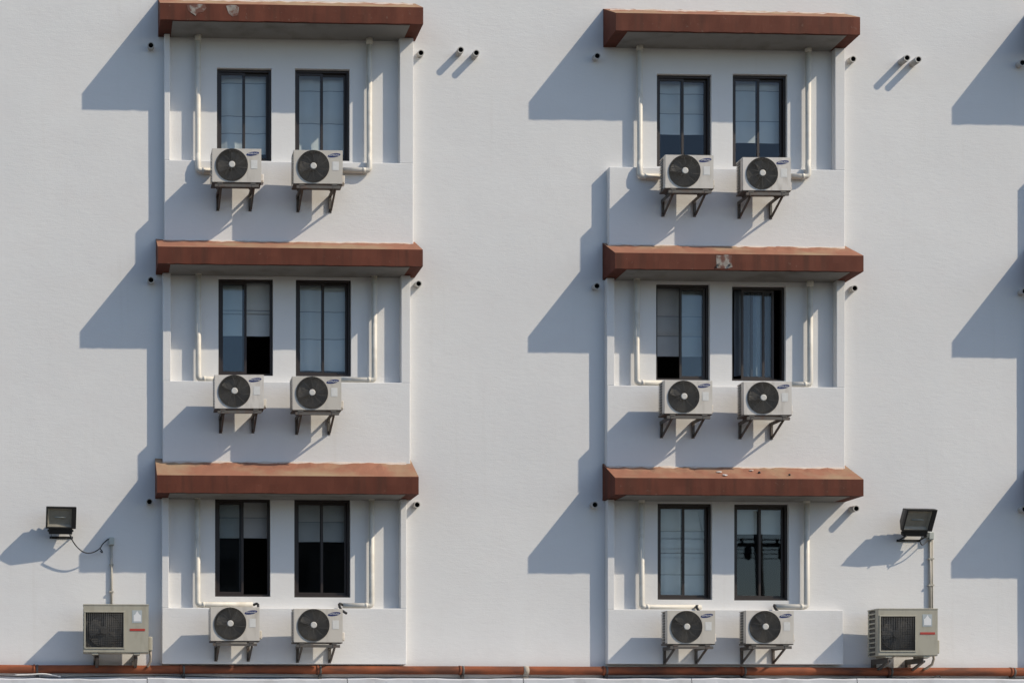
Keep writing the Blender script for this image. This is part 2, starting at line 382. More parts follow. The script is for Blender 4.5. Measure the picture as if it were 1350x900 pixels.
# ------------------------------------------------------------------ windows and curtains
# sash offsets (fraction of the opening), curtain: (top, bottom px, seams px list, cloth, shape)
WST = {('A1', 0): (0, 0, 'full', 204, (110, 153, 176), 'curtain'), ('A1', 1): (0, 0, 'full', 204, (120, 163), 'curtain'),
       ('A2', 0): (0, -.46, 'short', 443, (409, 414), 'curtain'), ('A2', 1): (0, 0, 'full', 489, (411, 447), 'curtain'),
       ('A3', 0): (0, -.46, 'short', 709, (682,), 'curtain_grey'), ('A3', 1): (0, 0, 'short', 714, (688,), 'curtain_grey'),
       ('B1', 0): (0, 0, 'short', 178, (124, 150), 'curtain'), ('B1', 1): (0, 0, 'short', 189, (120, 160), 'curtain'),
       ('B2', 0): (.42, 0, 'short', 470, (417, 443), 'curtain_grey'), ('B2', 1): (.14, -.10, 'gather', 496, (), 'curtain_dark'),
       ('B3', 0): (0, 0, 'corner', 786, (700, 729, 757), 'curtain'), ('B3', 1): (0, 0, 'short', 704, (), 'curtain')}
CLAB = {('A1', 0): 'pale full-length curtain with seams in the left window under {}', ('A1', 1): 'pale full-length curtain with seams in the right window under {}',
        ('A2', 0): 'short pale curtain above the half open window under {}', ('A2', 1): 'creased full-length pale curtain in the right window under {}',
        ('A3', 0): 'short grey curtain in the left dark window under {}', ('A3', 1): 'short grey curtain in the right dark window under {}',
        ('B1', 0): 'pale curtain ending above the sill in the left window under {}', ('B1', 1): 'pale curtain ending above the sill in the right window under {}',
        ('B2', 0): 'grey half-drawn curtain in the left window under {}', ('B2', 1): 'narrow gathered curtain between two open gaps under {}',
        ('B3', 0): 'full-length pale curtain pulled back at one edge under {}', ('B3', 1): 'very short pale curtain in the right window under {}'}
oi = 0
for k, ws in WIN.items():
    for i, wpx in enumerate(ws):
        a, b, z0, z1 = openings[oi]; oi += 1
        W = b-a; st = WST.get((k, i), (0, 0, 'full', wpx[3]-4, (), 'curtain'))
        fy0, fy1 = .065, .150
        fr = MB(); t = .042
        fr.box(a+.002, a+t, fy0, fy1, z0+.002, z1-.002); fr.box(b-t, b-.002, fy0, fy1, z0+.002, z1-.002)
        fr.box(a+t, b-t, fy0, fy1, z0+.002, z0+t); fr.box(a+t, b-t, fy0, fy1, z1-t, z1-.002)
        wo = fr.build('window', M['frame'], bld)
        for sd, (off, yy) in enumerate(((st[0], .085), (st[1], .118))):
            sx0 = (a+t+.002 if sd == 0 else a+W*.475)+off*W; sx1 = (a+W*.525 if sd == 0 else b-t-.002)+off*W
            if st[2] == 'gather': sx0 += .02; sx1 -= .02
            s = MB(); q = .039; sz0, sz1 = z0+t+.002, z1-t-.002
            s.box(sx0, sx0+q, yy, yy+.026, sz0, sz1); s.box(sx1-q, sx1, yy, yy+.026, sz0, sz1)
            s.box(sx0+q, sx1-q, yy, yy+.026, sz0, sz0+.045); s.box(sx0+q, sx1-q, yy, yy+.026, sz1-q, sz1)
            s.build('sash', M['frame'], wo)
            p = MB(); p.face([(sx0+q, yy+.013, sz0+.045), (sx1-q, yy+.013, sz0+.045), (sx1-q, yy+.013, sz1-q), (sx0+q, yy+.013, sz1-q)])
            p.build('pane', M['glass'], wo)
        # curtain
        cy = .235; ztop = z1+.05; zbot = PZ((wpx[0]+wpx[1])/2, st[3], -cy)
        seams = [PZ((wpx[0]+wpx[1])/2, s_, -cy) for s_ in st[4]]
        ca, cb = a-.06, b+.06
        if st[2] == 'gather': ca, cb = a+W*.15, a+W*.80
        cm = MB(); rng = random.Random(k+str(i)); nx = 56
        zz = sorted({ztop, zbot, *[s_+.006 for s_ in seams], *[s_-.006 for s_ in seams], *[ztop-(ztop-zbot)*q/10 for q in range(1, 10)]}, reverse=True)
        ph = [rng.uniform(0, 6.28) for _ in range(4)]; amp = .012 if st[2] != 'gather' else .035; fq = 21 if st[2] != 'gather' else 46
        rows = []
        for z in zz:
            row = []
            for j in range(nx+1):
                u = j/nx; x = ca+(cb-ca)*u; v = (ztop-z)/(ztop-zbot)
                if st[2] == 'corner': x = min(x, cb-.06-(.02+.16*max(0, 1-abs(v-.1)/.5)**1.0*.9) if u > .9 else x)
                y = cy+amp*(math.sin(x*fq+ph[0])+.6*math.sin(x*fq*.47+ph[1]+v*.6))*(.5+.5*v if st[2] != 'short' else .5-.35*v)+(.008 if st[2] != 'short' else .003)*math.sin(v*9+ph[2]+u*3)
                if seams: 
                    dz = min(abs(z-s_) for s_ in seams); y += .02 if dz < .008 else 0
                row.append(cm.bm.verts.new((x, y, z+(.002*math.sin(x*9+ph[3]) if z == zbot else 0))))
            rows.append(row)
        for r_ in range(len(zz)-1):
            sm = any(abs((zz[r_]+zz[r_+1])/2-s_) < .004 for s_ in seams)
            for j in range(nx):
                f = cm.bm.faces.new((rows[r_][j], rows[r_][j+1], rows[r_+1][j+1], rows[r_+1][j])); f.smooth = True; f.material_index = 1 if sm else 0
        co = cm.build('curtain', [M[st[5]], M['seam_shade']])
        lab = CLAB.get((k, i)); lab = lab.format(WHERE[k]) if lab else 'pale curtain in the %s window under %s' % (('left', 'right')[i], WHERE[k])
        tag(co, lab, 'curtain', 'curtains behind the paired windows')

# ------------------------------------------------------------------ cream drain pipes in the bays
PIPE = {('A1', 0): (261, 47, 225, 281), ('A1', 1): (487, 52, 225, 452), ('A2', 0): (261.5, 355, 499.5, 292), ('A2', 1): (493.5, 357, 501, 449),
        ('A3', 0): (260.5, 650, 796.5, 333), ('A3', 1): (490, 652, 798, 452), ('B1', 0): (843.5, 60, 232.5, 872), ('B1', 1): (1065.5, 62, 233, 1043),
        ('B2', 0): (839.5, 362, 504.5, 872), ('B2', 1): (1068, 371, 507, 1043), ('B3', 0): (846, 655, 800, 924), ('B3', 1): (1063.5, 656, 799.5, 1022)}
for (k, i), (px, ty, by, hx) in PIPE.items():
    d = .09; r = .046
    x = PX(px, (ty+by)/2, d); ztop = SOFF[k][2]-.008; zsock = PZ(px, ty, d)
    jog = k in ('A1', 'B1'); dh = d if not jog else BAY_D+.06
    zb = PZ(px, by, dh); xh = PX(hx, by, dh)
    p = MB(); sg = 1 if xh > x else -1
    if jog:
        zl = PZ(px, BAY[k][4], BAY_D); xj = PX(px, by, dh)
        pts = [(x, -d, ztop), (x, -d, zl+.16), (x+(xj-x)*.2, -d-.02, zl+.10), (xj, -dh+.01, zl+.03), (xj, -dh, zl-.02), (xj, -dh, zb+.05)]
        x = xj
    else: pts = [(x, -d, ztop), (x, -d, zb+.05)]
    for q in range(1, 6):
        an = math.pi/2*q/5; pts.append((x+sg*.05*(1-math.cos(an)), -dh, zb+.05-.05*math.sin(an)))
    pts.append((xh, -dh, zb)); p.tube(pts, r, 14)
    o = p.build('drain_pipe', M['cream'])
    tag(o, 'cream drain pipe bending along the sill on the %s side under %s' % (('left', 'right')[i], WHERE[k]), 'pipe', 'cream drain pipes in the window bays')
    sx = pts[0][0]
    c = MB(); c.tube([(sx, -d, zsock+.06), (sx, -d, zsock-.07), (sx, -d, zsock-.09)], [.056, .056, .049], 14); c.build('socket', M['cream'], o)
    c = MB(); c.tube([(x+sg*.07, -dh, zb), (x+sg*.12, -dh, zb)], .050, 14); c.build('elbow_collar', M['cream'], o)

# ------------------------------------------------------------------ vent stubs
STUB = [(199, 59, .13, 'left of the upper left canopy'), (199, 368, .13, 'left of the middle left canopy'), (197, 660, .13, 'left of the lower left canopy'),
        (555, 69, .10, 'right of the upper left canopy'), (552, 373, .12, 'right of the middle left canopy'), (550, 664, .12, 'right of the lower left canopy'),
        (787.5, 73, .13, 'left of the upper right canopy'), (787, 376, .13, 'left of the middle right canopy'), (784.5, 664, .13, 'left of the lower right canopy'),
        (1125, 77, .12, 'right of the upper right canopy'), (1127, 379, .12, 'right of the middle right canopy'), (1129, 669, .18, 'right of the lower right canopy'),
        (1348, 82, .13, 'in the topmost canopy shadow at the right edge'), (1351, 383, .13, 'in the middle canopy shadow at the right edge'), (1351, 670, .13, 'in the lowest canopy shadow at the right edge')]
PAIR = [(607.5, 65, .17, 'left pipe stub of the pair right of the upper left canopy'), (628, 69, .17, 'right pipe stub of the pair right of the upper left canopy'),
        (1196, 75.5, .22, 'left pipe stub of the pair right of the upper right canopy'), (1211, 77.5, .22, 'right pipe stub of the pair right of the upper right canopy')]
for n_, (px, py, ln, lab) in enumerate(STUB+PAIR):
    pair = n_ >= len(STUB)
    x, z = P(px, py, ln); r = .055; seg = 18
    m = MB(); rings = []
    for (yy, rr) in ((-.0, r), (-ln, r), (-ln, r*.74), (-.02, r*.74)):
        rings.append([m.bm.verts.new((rr*math.cos(2*math.pi*q/seg), yy, rr*math.sin(2*math.pi*q/seg)+(-.012 if yy < -.03 else 0))) for q in range(seg)])
    for q in range(3):
        for j in range(seg):
            f = m.bm.faces.new((rings[q][j], rings[q][(j+1) % seg], rings[q+1][(j+1) % seg], rings[q+1][j])); f.smooth = q != 1; f.material_index = 1 if q == 2 else 0
    f = m.bm.faces.new(rings[3]); f.material_index = 1
    o = m.build('vent_pipe', [M['stub'], M['black']], loc=(x, 0, z))
    tag(o, (lab if pair else ('pipe stub ' if ' edge' in lab else 'short open pipe stub poking from the wall ')+lab), 'pipe', 'open vent pipe stubs in the wall')

# ------------------------------------------------------------------ air conditioners
def plate_with_hole(m, W, H, cx, cz, r, y, seg=48):
    """front plate, rectangle with a round hole"""
    inner = []; outer = []
    hx0, hx1, hz0, hz1 = -W/2, W/2, 0, H
    angs = sorted({2*math.pi*k/seg for k in range(seg)} | {math.atan2(z-cz, x-cx) % (2*math.pi) for x in (hx0, hx1) for z in (hz0, hz1)})
    for a in angs:
        dx, dz = math.cos(a), math.sin(a); ts = []
        if dx > 1e-9: ts.append((hx1-cx)/dx)
        if dx < -1e-9: ts.append((hx0-cx)/dx)
        if dz > 1e-9: ts.append((hz1-cz)/dz)
        if dz < -1e-9: ts.append((hz0-cz)/dz)
        t = min(ts)
        inner.append(m.bm.verts.new((cx+r*dx, y, cz+r*dz))); outer.append(m.bm.verts.new((cx+t*dx, y, cz+t*dz)))
    n = len(angs)
    for i in range(n):
        f = m.bm.faces.new((inner[i], inner[(i+1) % n], outer[(i+1) % n], outer[i])); f.material_index = m.mi
    return inner

AW, AH, AD = .80, .545, .29
def make_ac(label):
    t = thing('air_conditioner', label, 'air conditioner', group='small air conditioners below the windows')
    cx, cz, r = -.080, .280, .256
    m = MB(); yf = -AD
    inner = plate_with_hole(m, AW, AH, cx, cz, r, yf)
    # shell (sides, top, bottom, back) with a rounded front edge look: slightly larger casing
    e = .004
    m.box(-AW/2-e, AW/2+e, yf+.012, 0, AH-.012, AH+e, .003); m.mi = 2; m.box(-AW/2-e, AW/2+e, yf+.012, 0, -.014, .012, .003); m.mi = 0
    m.box(AW/2-.01, AW/2+e, yf+.012, 0, .012, AH-.012); m.box(-AW/2-e, -AW/2+.01, yf+.012, -.19, .012, AH-.012)
    for (p0, p1) in (((-AW/2, 0), (AW/2, 0)), ((AW/2, 0), (AW/2, AH)), ((AW/2, AH), (-AW/2, AH)), ((-AW/2, AH), (-AW/2, 0))):
        m.face([(p0[0], yf, p0[1]), (p1[0], yf, p1[1]), (p1[0], yf+.014, p1[1]), (p0[0], yf+.014, p0[1])])
    m.mi = 1
    n = len(inner); back = [m.bm.verts.new((v.co.x, yf+.10, v.co.z)) for v in inner]
    for i in range(n):
        f = m.bm.faces.new((inner[i], back[i], back[(i+1) % n], inner[(i+1) % n])); f.material_index = 1; f.smooth = True
    f = m.bm.faces.new(back[::-1]); f.material_index = 1
    m.box(-AW/2+.012, AW/2-.012, yf+.12, -.012, .014, AH-.014)
    m.mi = 0
    m.box(AW/2-.22, AW/2-.217, yf-.0015, yf+.001, .02, AH-.02)       # panel joint
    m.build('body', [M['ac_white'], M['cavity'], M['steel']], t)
    fb = MB()
    for b_ in range(3):                                              # fan blades
        a0 = 2*math.pi*b_/3+.4; ra, rb = .05, .225; nseg = 8; pr = None
        for s_ in range(nseg+1):
            a = a0+s_/nseg*1.45
            v0 = fb.bm.verts.new((cx+ra*math.cos(a), yf+.085-.05*s_/nseg, cz+ra*math.sin(a)))
            v1 = fb.bm.verts.new((cx+rb*math.cos(a-.25), yf+.085-.05*s_/nseg, cz+rb*math.sin(a-.25)))
            if pr: f = fb.bm.faces.new((pr[0], pr[1], v1, v0)); f.smooth = True
            pr = (v0, v1)
    fb.tube([(cx, yf+.09, cz), (cx, yf+.025, cz)], .062, 20)
    bmesh.ops.translate(fb.bm, verts=fb.bm.verts[:], vec=(-cx, 0, -cz))
    fan = fb.build('fan', M['blade'], t, (cx, 0, cz))
    gm = MB()
    for q in range(13): gm.ring((cx, yf-.012-.012*(1-(q/12)**2), cz), .060+q*.0166, .0034, 44, 4)
    for q in range(10):
        a = 2*math.pi*q/10+.15; gm.tube([(cx+.055*math.cos(a), yf-.020, cz+.055*math.sin(a)), (cx+.16*math.cos(a+.16), yf-.018, cz+.16*math.sin(a+.16)), (cx+.262*math.cos(a+.3), yf-.006, cz+.262*math.sin(a+.3))], .004, 6)
    gm.ring((cx, yf-.004, cz), r+.003, .007, 48, 6)
    gr = gm.build('fan_grille', M['grille'], t)
    h = MB(); h.tube([(cx, yf-.010, cz), (cx, yf-.026, cz), (cx, yf-.030, cz)], [.052, .052, .042], 24); h.build('hub_cap', M['hub'], gr)
    lg = MB(); seg = 32; ex, ez = .105, .031; lx, lz = .262, AH-.082
    tl = R(9); pts = []
    for q in range(seg):
        a = 2*math.pi*q/seg; u, v = ex*math.cos(a), ez*math.sin(a)
        pts.append((lx+u*math.cos(tl)-v*math.sin(tl), yf-.003, lz+u*math.sin(tl)+v*math.cos(tl)))
    lg.face(pts); lgo = lg.build('badge', M['logo_blue'], t)
    lo = bpy.data.objects.new('badge_lettering', LOGO); COL.objects.link(lo); lo.parent = lgo
    lo.location = (lx, yf-.0055, lz); lo.rotation_euler = (math.pi/2, 0, 0)
    st = MB(); st.face([(AW/2-.165, yf-.003, .22), (AW/2-.06, yf-.003, .22), (AW/2-.06, yf-.003, .36), (AW/2-.165, yf-.003, .36)])
    st.build('sticker', M['sticker'], t)
    cg = MB()
    for q in range(11):
        z = .05+q*.0445; cg.tube([(-AW/2-.006, -.185, z), (-AW/2-.006, -.012, z)], .0050, 5)
    for y in (-.15, -.10, -.05): cg.tube([(-AW/2-.010, y, .03), (-AW/2-.010, y, AH-.03)], .003, 5)
    cg.build('coil_guard', M['ac_white'], t)
    v = MB(); v.box(AW/2+.005, AW/2+.055, -.19, -.05, .03, .17, .01); v.tube([(AW/2+.03, -.20, .06), (AW/2+.03, -.23, .06)], .016, 8); v.build('valve_cover', M['ac_white'], t)
    for x in (-.27, .27):
        ft = MB(); ft.box(x-.045, x+.045, -AD-.012, -.005, -.032, -.0145); ft.build('foot_rail', M['steel'], t)
    return t
LOGO = text_mesh('SAMSUNG', .036, M['logo_white'], 'badge_lettering')
def make_bracket(label):
    t = thing('wall_bracket', label, 'bracket', group='steel brackets carrying the small air conditioners')
    for x in (-.27, .27):
        m = MB(); L_ = .54
        m.box(x-.030, x+.030, -L_, -.001, -.007, 0)                  # top flange
        m.box(x-.030, x-.022, -L_, -.001, -.060, -.007)
        m.box(x-.026, x+.026, -.010, -.001, -.28, -.0075)            # wall leg
        m.box(x-.026, x-.019, -.045, -.010, -.28, -.061)
        m.bar((x+.004, -L_+.07, -.035), (x+.004, -.016, -.25), .009, .038)
        m.bar((x+.020, -L_+.07, -.035), (x+.018, -.016, -.25), .026, .008)
        for q in range(5): m.tube([(x-.034, -.08-q*.09, -.034), (x-.019, -.08-q*.09, -.034)], .008, 6)
        m.build('arm', M['steel'], t)
    r_ = MB(); r_.box(-.36, .36, -.535, -.50, -.052, -.0075); r_.build('cross_rail', M['steel'], t)
    for x in (-.27, .27):
        for z in (-.06, -.22):
            b = MB(); b.tube([(x+.008, -.022, z), (x+.008, -.008, z)], .011, 6); b.build('bolt', M['steel'], t)
    return t
AC = {('A1', 0): (280, 344.5, 240), ('A1', 1): (387, 452.5, 242), ('A2', 0): (284, 347.5, 538), ('A2', 1): (386, 450, 540),
      ('A3', 0): (277, 342.5, 844), ('A3', 1): (387, 451.5, 846), ('B1', 0): (878, 940.5, 248), ('B1', 1): (980, 1043, 251),
      ('B2', 0): (876, 939, 545), ('B2', 1): (980.5, 1045, 546.5), ('B3', 0): (880, 943, 848), ('B3', 1): (984, 1046, 848)}
ACLOOK = {('A1', 0): 'white', ('A1', 1): 'white', ('A2', 0): 'white', ('A2', 1): 'white'}
first = None; GAP = .225; ACPOS = {}
for (k, i), (a, b, bot) in AC.items():
    d = BAY_D+GAP+AD; x, z = P((a+b)/2, bot, d)
    lab = 'white round-fan air conditioner outside the %s window under %s' % (('left', 'right')[i], WHERE[k])
    bl = 'steel bracket carrying the air conditioner of the %s window under %s' % (('left', 'right')[i], WHERE[k])
    rz = R(random.uniform(-1.2, 1.2)); loc = (x, -BAY_D-GAP, z); bloc = (x, -BAY_D, z-.033)
    ACPOS[(k, i)] = loc
    if first is None:
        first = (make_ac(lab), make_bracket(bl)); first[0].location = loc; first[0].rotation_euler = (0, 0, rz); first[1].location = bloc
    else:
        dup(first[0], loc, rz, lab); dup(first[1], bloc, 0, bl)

# black hoses from the drain pipe ends to the units of the lowest row
for (k, i), (a, b) in {('A3', 0): ((334, 797), (339, 800)), ('A3', 1): ((452, 797), (446, 801)), ('B3', 0): ((922, 800), (931, 801)), ('B3', 1): ((1024, 799), (1028, 802))}.items():
    d0 = .085; x0, z0 = P(a[0], a[1], d0); x1, z1 = P(b[0], b[1], .40); xa = ACPOS[(k, i)]
    sg = 1 if x1 > x0 else -1
    m = MB(); m.tube([(x0, -d0, z0), (x0+sg*.025, -.10, z0+.012), (x0+sg*.055, -.12, z0+.020), (x0+sg*.072, -.15, z0+.004), (x0+sg*.070, -.19, z0-.04), (x0+sg*.05, -.25, z0-.10), (x0-sg*.02, -.34, z0-.16)], .022, 8)
    tag(m.build('hose', M['cable']), 'short black hose above the air conditioner of the %s window under %s' % (('left', 'right')[i], WHERE[k]), 'hose', 'black hoses of the lowest air conditioners')

def make_big_ac(name_label, W, H, Dp):
    t = thing('air_conditioner', name_label, 'air conditioner', group='large beige air conditioners above the rusty pipe')
    m = MB(); yf = -Dp
    gx0, gx1, gz0, gz1 = -W/2+.035, W*.115, .075, H-.115
    # front ring of faces around a square opening
    o_ = [(-W/2, 0), (W/2, 0), (W/2, H), (-W/2, H)]; i_ = [(gx0, gz0), (gx1, gz0), (gx1, gz1), (gx0, gz1)]
    for q in range(4):
        n = (q+1) % 4; m.face([(o_[q][0], yf, o_[q][1]), (o_[n][0], yf, o_[n][1]), (i_[n][0], yf, i_[n][1]), (i_[q][0], yf, i_[q][1])])
    m.box(-W/2-.006, W/2+.006, yf-.006, .004, H-.001, H+.022, .005); m.box(-W/2-.004, W/2+.004, yf+.01, 0, -.012, .004, .003)
    m.face([(W/2, yf, 0), (W/2, 0, 0), (W/2, 0, H), (W/2, yf, H)]); m.face([(-W/2, yf, 0), (-W/2, yf, H), (-W/2, yf+.12, H), (-W/2, yf+.12, 0)])
    m.face([(-W/2, 0, 0), (W/2, 0, 0), (W/2, 0, H), (-W/2, 0, H)])
    m.box(-W/2-.001, -W/2+.03, -.05, -.002, .004, H-.002)
    m.mi = 1
    m.box(-W/2+.02, W/2-.01, yf+.13, -.055, .006, H-.006)
    for q in range(4):
        n = (q+1) % 4; m.face([(i_[q][0], yf, i_[q][1]), (i_[n][0], yf, i_[n][1]), (i_[n][0], yf+.06, i_[n][1]), (i_[q][0], yf+.06, i_[q][1])])
    m.face([(x, yf+.06, z) for x, z in i_])
    m.build('body', [M['ac_beige'], M['cavity']], t)
    cx, cz, r = (gx0+gx1)/2, (gz0+gz1)/2, (gz1-gz0)/2-.012
    fm = MB(); fm.ring((cx, yf+.045, cz), r, .010, 40, 6)
    for b_ in range(3):
        a0 = 2*math.pi*b_/3+.2; pr = None
        for s_ in range(9):
            a = a0+s_/8*1.5; v0 = fm.bm.verts.new((cx+.05*math.cos(a), yf+.05-.03*s_/8, cz+.05*math.sin(a))); v1 = fm.bm.verts.new((cx+r*.93*math.cos(a-.2), yf+.05-.03*s_/8, cz+r*.93*math.sin(a-.2)))
            if pr: fm.bm.faces.new((pr[0], pr[1], v1, v0)).smooth = True
            pr = (v0, v1)
    fm.tube([(cx, yf+.055, cz), (cx, yf+.015, cz)], .07, 18); fm.build('fan', M['blade'], t)
    gm = MB(); n = 20
    for q in range(n+1): x = gx0+(gx1-gx0)*q/n; gm.tube([(x, yf-.004, gz0), (x, yf-.004, gz1)], .0032, 5)
    for q in range(n+1): z = gz0+(gz1-gz0)*q/n; gm.tube([(gx0, yf+.002, z), (gx1, yf+.002, z)], .0032, 5)
    go_ = gm.build('fan_grille', M['grille'], t)
    fb = MB()                                                        # raised rim round the grille
    fb.box(gx0-.022, gx1+.022, yf-.012, yf+.002, gz1, gz1+.02, .003); fb.box(gx0-.022, gx1+.022, yf-.012, yf+.002, gz0-.02, gz0, .003)
    fb.box(gx0-.022, gx0, yf-.012, yf+.002, gz0, gz1); fb.box(gx1, gx1+.022, yf-.012, yf+.002, gz0, gz1); fb.build('grille_rim', M['ac_beige'], t)
    px = (gx1+.022+W/2)/2+.01
    s = MB(); s.face([(px-.085, yf-.003, H*.63), (px+.075, yf-.003, H*.63), (px+.075, yf-.003, H*.90), (px-.085, yf-.003, H*.90)]); so = s.build('sticker', M['sticker_blue'], t)
    s = MB(); s.face([(px-.062, yf-.0055, H*.66), (px+.058, yf-.0055, H*.66), (px+.058, yf-.0055, H*.79), (px+.085-.06, yf-.0055, H*.82), (px-.002, yf-.0055, H*.885), (px-.04, yf-.0055, H*.81), (px-.062, yf-.0055, H*.79)]); s.build('sticker_sign', M['logo_white'], so)
    s = MB(); s.box(px-.125, px+.125, yf-.005, yf-.001, H*.455, H*.505, .001); s.build('badge', M['red'], t)
    lv = MB()
    for q in range(9):
        z = .06+q*(H-.12)/8; lv.box(-W/2-.004, -W/2+.018, yf+.13, -.052, z-.012, z+.012)
    lv.build('side_louvre', M['ac_beige'], t)
    v = MB(); v.box(W/2+.001, W/2+.065, -Dp+.06, -.05, .03, .26, .015); v.build('valve_cover', M['ac_beige'], t)
    for x in (-W*.32, W*.32):
        ft = MB(); ft.box(x-.05, x+.05, yf+.015, -.015, -.04, -.0125); ft.build('foot_rail', M['ac_beige'], t)
    return t
BIG = [(110, 196, 859, 796, .36, 0, 'large beige air conditioner with red strip below the left floodlight'),
       (1159.5, 1236.5, 863, 801.5, .40, R(-1.5), 'large beige air conditioner with red strip below the right floodlight')]
for (a, b, bot, top, dp, rz, lab) in BIG:
    d = .22+dp; x0, zb = P(a, bot, d); x1 = PX(b, bot, d); zt = PZ((a+b)/2, top, d)
    t = make_big_ac(lab, x1-x0, zt-zb-.02, dp); t.location = ((x0+x1)/2, -.22, zb); t.rotation_euler = (0, 0, rz)
    W = x1-x0
    k = thing('wall_bracket', 'steel bracket under the large beige air conditioner below the %s floodlight' % ('left' if a < 500 else 'right'), 'bracket', ((x0+x1)/2, 0, zb-.042), 0, 'brackets under the large air conditioners')
    for x in (-W*.30, W*.30):
        m = MB(); m.box(x-.045, x+.045, -.60, -.001, -.008, 0); m.box(x-.045, x-.035, -.60, -.001, -.09, -.008); m.box(x-.045, x+.045, -.012, -.001, -.26, -.0085); m.box(x-.045, x-.035, -.08, -.0125, -.25, -.0905)
        m.bar((x+.01, -.52, -.05), (x+.01, -.03, -.22), .05, .03); m.build('arm', M['steel'], k)
    h = MB(); xv = W/2+.03
    h.tube([(xv, -.40, .06), (xv+.01, -.41, -.05), (xv+.005, -.36, -.14), (xv-.02, -.22, -.20), (xv-.03, -.02, -.22)], .022, 8)
    ho = h.build('hose', M['tape'], loc=((x0+x1)/2, 0, zb))
    tag(ho, 'pale wrapped hose hanging from the large air conditioner below the %s floodlight' % ('left' if a < 500 else 'right'), 'hose')

# ------------------------------------------------------------------ floodlights
def floodlight(lab, px0, px1, py0, py1, tilt, rz, d):
    x0, zb = P(px0, py1, d); x1, zt = P(px1, py0, d); W = x1-x0; H = zt-zb
    t = thing('floodlight', lab, 'floodlight', ((x0+x1)/2, -d, (zb+zt)/2), 0, 'floodlights on the wall')
    rot = Matrix.Rotation(rz, 4, 'Z') @ Matrix.Rotation(tilt, 4, 'X')
    def bld_(m, name, mt, par=t):
        bmesh.ops.transform(m.bm, matrix=rot, verts=m.bm.verts[:]); return m.build(name, mt, par)
    m = MB(); bt = .022; dp = .20
    f_ = [(-W/2, -H/2), (W/2, -H/2), (W/2, H/2), (-W/2, H/2)]; b_ = [(x*.86, z*.6+.03) for x, z in f_]
    for q in range(4):
        n = (q+1) % 4; m.face([(f_[q][0], 0, f_[q][1]), (f_[n][0], 0, f_[n][1]), (f_[n][0], .05, f_[n][1]), (f_[q][0], .05, f_[q][1])])
        m.face([(f_[q][0], .05, f_[q][1]), (f_[n][0], .05, f_[n][1]), (b_[n][0], dp, b_[n][1]), (b_[q][0], dp, b_[q][1])])
    m.face([(x, dp, z) for x, z in b_])
    for x in (-.3, -.1, .1, .3): m.box(x*W-.006, x*W+.006, dp-.06, dp+.03, -H*.3, H*.3)
    hs = bld_(m, 'housing', M['lamp_black'])
    m = MB(); m.box(-W/2-.006, W/2+.006, -.015, .002, H/2-bt, H/2+.006, .004); m.box(-W/2-.006, W/2+.006, -.015, .002, -H/2-.006, -H/2+bt, .004)
    m.box(-W/2-.006, -W/2+bt, -.015, .002, -H/2+bt, H/2-bt); m.box(W/2-bt*3.2, W/2+.006, -.015, .002, -H/2+bt, H/2-bt); bld_(m, 'front_frame', M['lamp_black'])
    m = MB(); i_ = [(-W/2+bt, -H/2+bt), (W/2-bt*3.2, -H/2+bt), (W/2-bt*3.2, H/2-bt), (-W/2+bt, H/2-bt)]
    m.face([(x, -.008, z) for x, z in i_]); bld_(m, 'lamp_glass', M['lamp_glass'])
    m = MB(); j_ = [(x*.85, z*.75) for x, z in i_]
    for q in range(4):
        n = (q+1) % 4; m.face([(i_[q][0], .004, i_[q][1]), (i_[n][0], .004, i_[n][1]), (j_[n][0], .045, j_[n][1]), (j_[q][0], .045, j_[q][1])])
    m.face([(x, .045, z) for x, z in j_]); rf = bld_(m, 'reflector', M['reflector'])
    m = MB(); m.tube([(-W*.22, .025, 0), (W*.16, .025, 0)], .010, 10); bld_(m, 'lamp_tube', M['sticker_blue'], rf)
    m = MB(); m.box(-W*.40, W*.40, .005, .10, -H/2-.105, -H/2-.008, .012); m.tube([(-W*.44, .05, -H/2-.05), (W*.44, .05, -H/2-.05)], .02, 10); bld_(m, 'gear_box', M['lamp_black'])
    br = MB(); zz = -H/2-.10
    for s_ in (-1, 1):
        br.bar((s_*W*.34, .09, zz+.035), (s_*W*.34, d-.010, zz-.01), .008, .028)
    br.box(-W*.40, W*.40, d-.010, d-.003, zz-.03, zz+.01); br.build('mounting_bracket', M['lamp_black'], t)
    return t
floodlight('black floodlight with glass facing out, above the left large air conditioner', 61, 100, 668, 696, R(20), R(5), .34)
floodlight('black floodlight with dark glass tilted downward, above the right large air conditioner', 1192, 1232, 671, 700, R(27), R(3), .37)

def cable(name, label, cat, pts, r, m, d=None, group=None, smooth=4):
    P3 = [Vector((PX(a, b, e), -e, PZ(a, b, e))) for a, b, e in pts]
    out = []
    for i in range(len(P3)-1):                                       # Catmull-Rom
        p0, p1, p2, p3 = P3[max(i-1, 0)], P3[i], P3[i+1], P3[min(i+2, len(P3)-1)]
        for q in range(smooth):
            t = q/smooth; out.append(.5*((2*p1)+(p2-p0)*t+(2*p0-5*p1+4*p2-p3)*t*t+(3*p1-p0-3*p2+p3)*t**3))
    out.append(P3[-1]); mb = MB(); mb.tube(out, r, 8); return tag(mb.build(name, m), label, cat, group)
cable('cable', 'thin dark cable sagging from the left floodlight to its junction box', 'cable', [(92, 704, .25), (96, 713, .22), (103, 722, .19), (112, 728, .16), (122, 728, .13), (131, 723, .11), (136, 716, .09), (143, 710, .06)], .010, M['cable'])
cable('cable', 'loose short cable end dangling beside the left junction box', 'cable', [(131, 722, .07), (134, 725, .07), (135, 728, .07), (132, 726, .08)], .009, M['cable'], smooth=3)
cable('cable', 'short dark cable linking the right floodlight to its junction box', 'cable', [(1216, 706, .25), (1213, 713, .22), (1216, 718, .14), (1222, 713, .08), (1226, 706, .06)], .009, M['cable'])
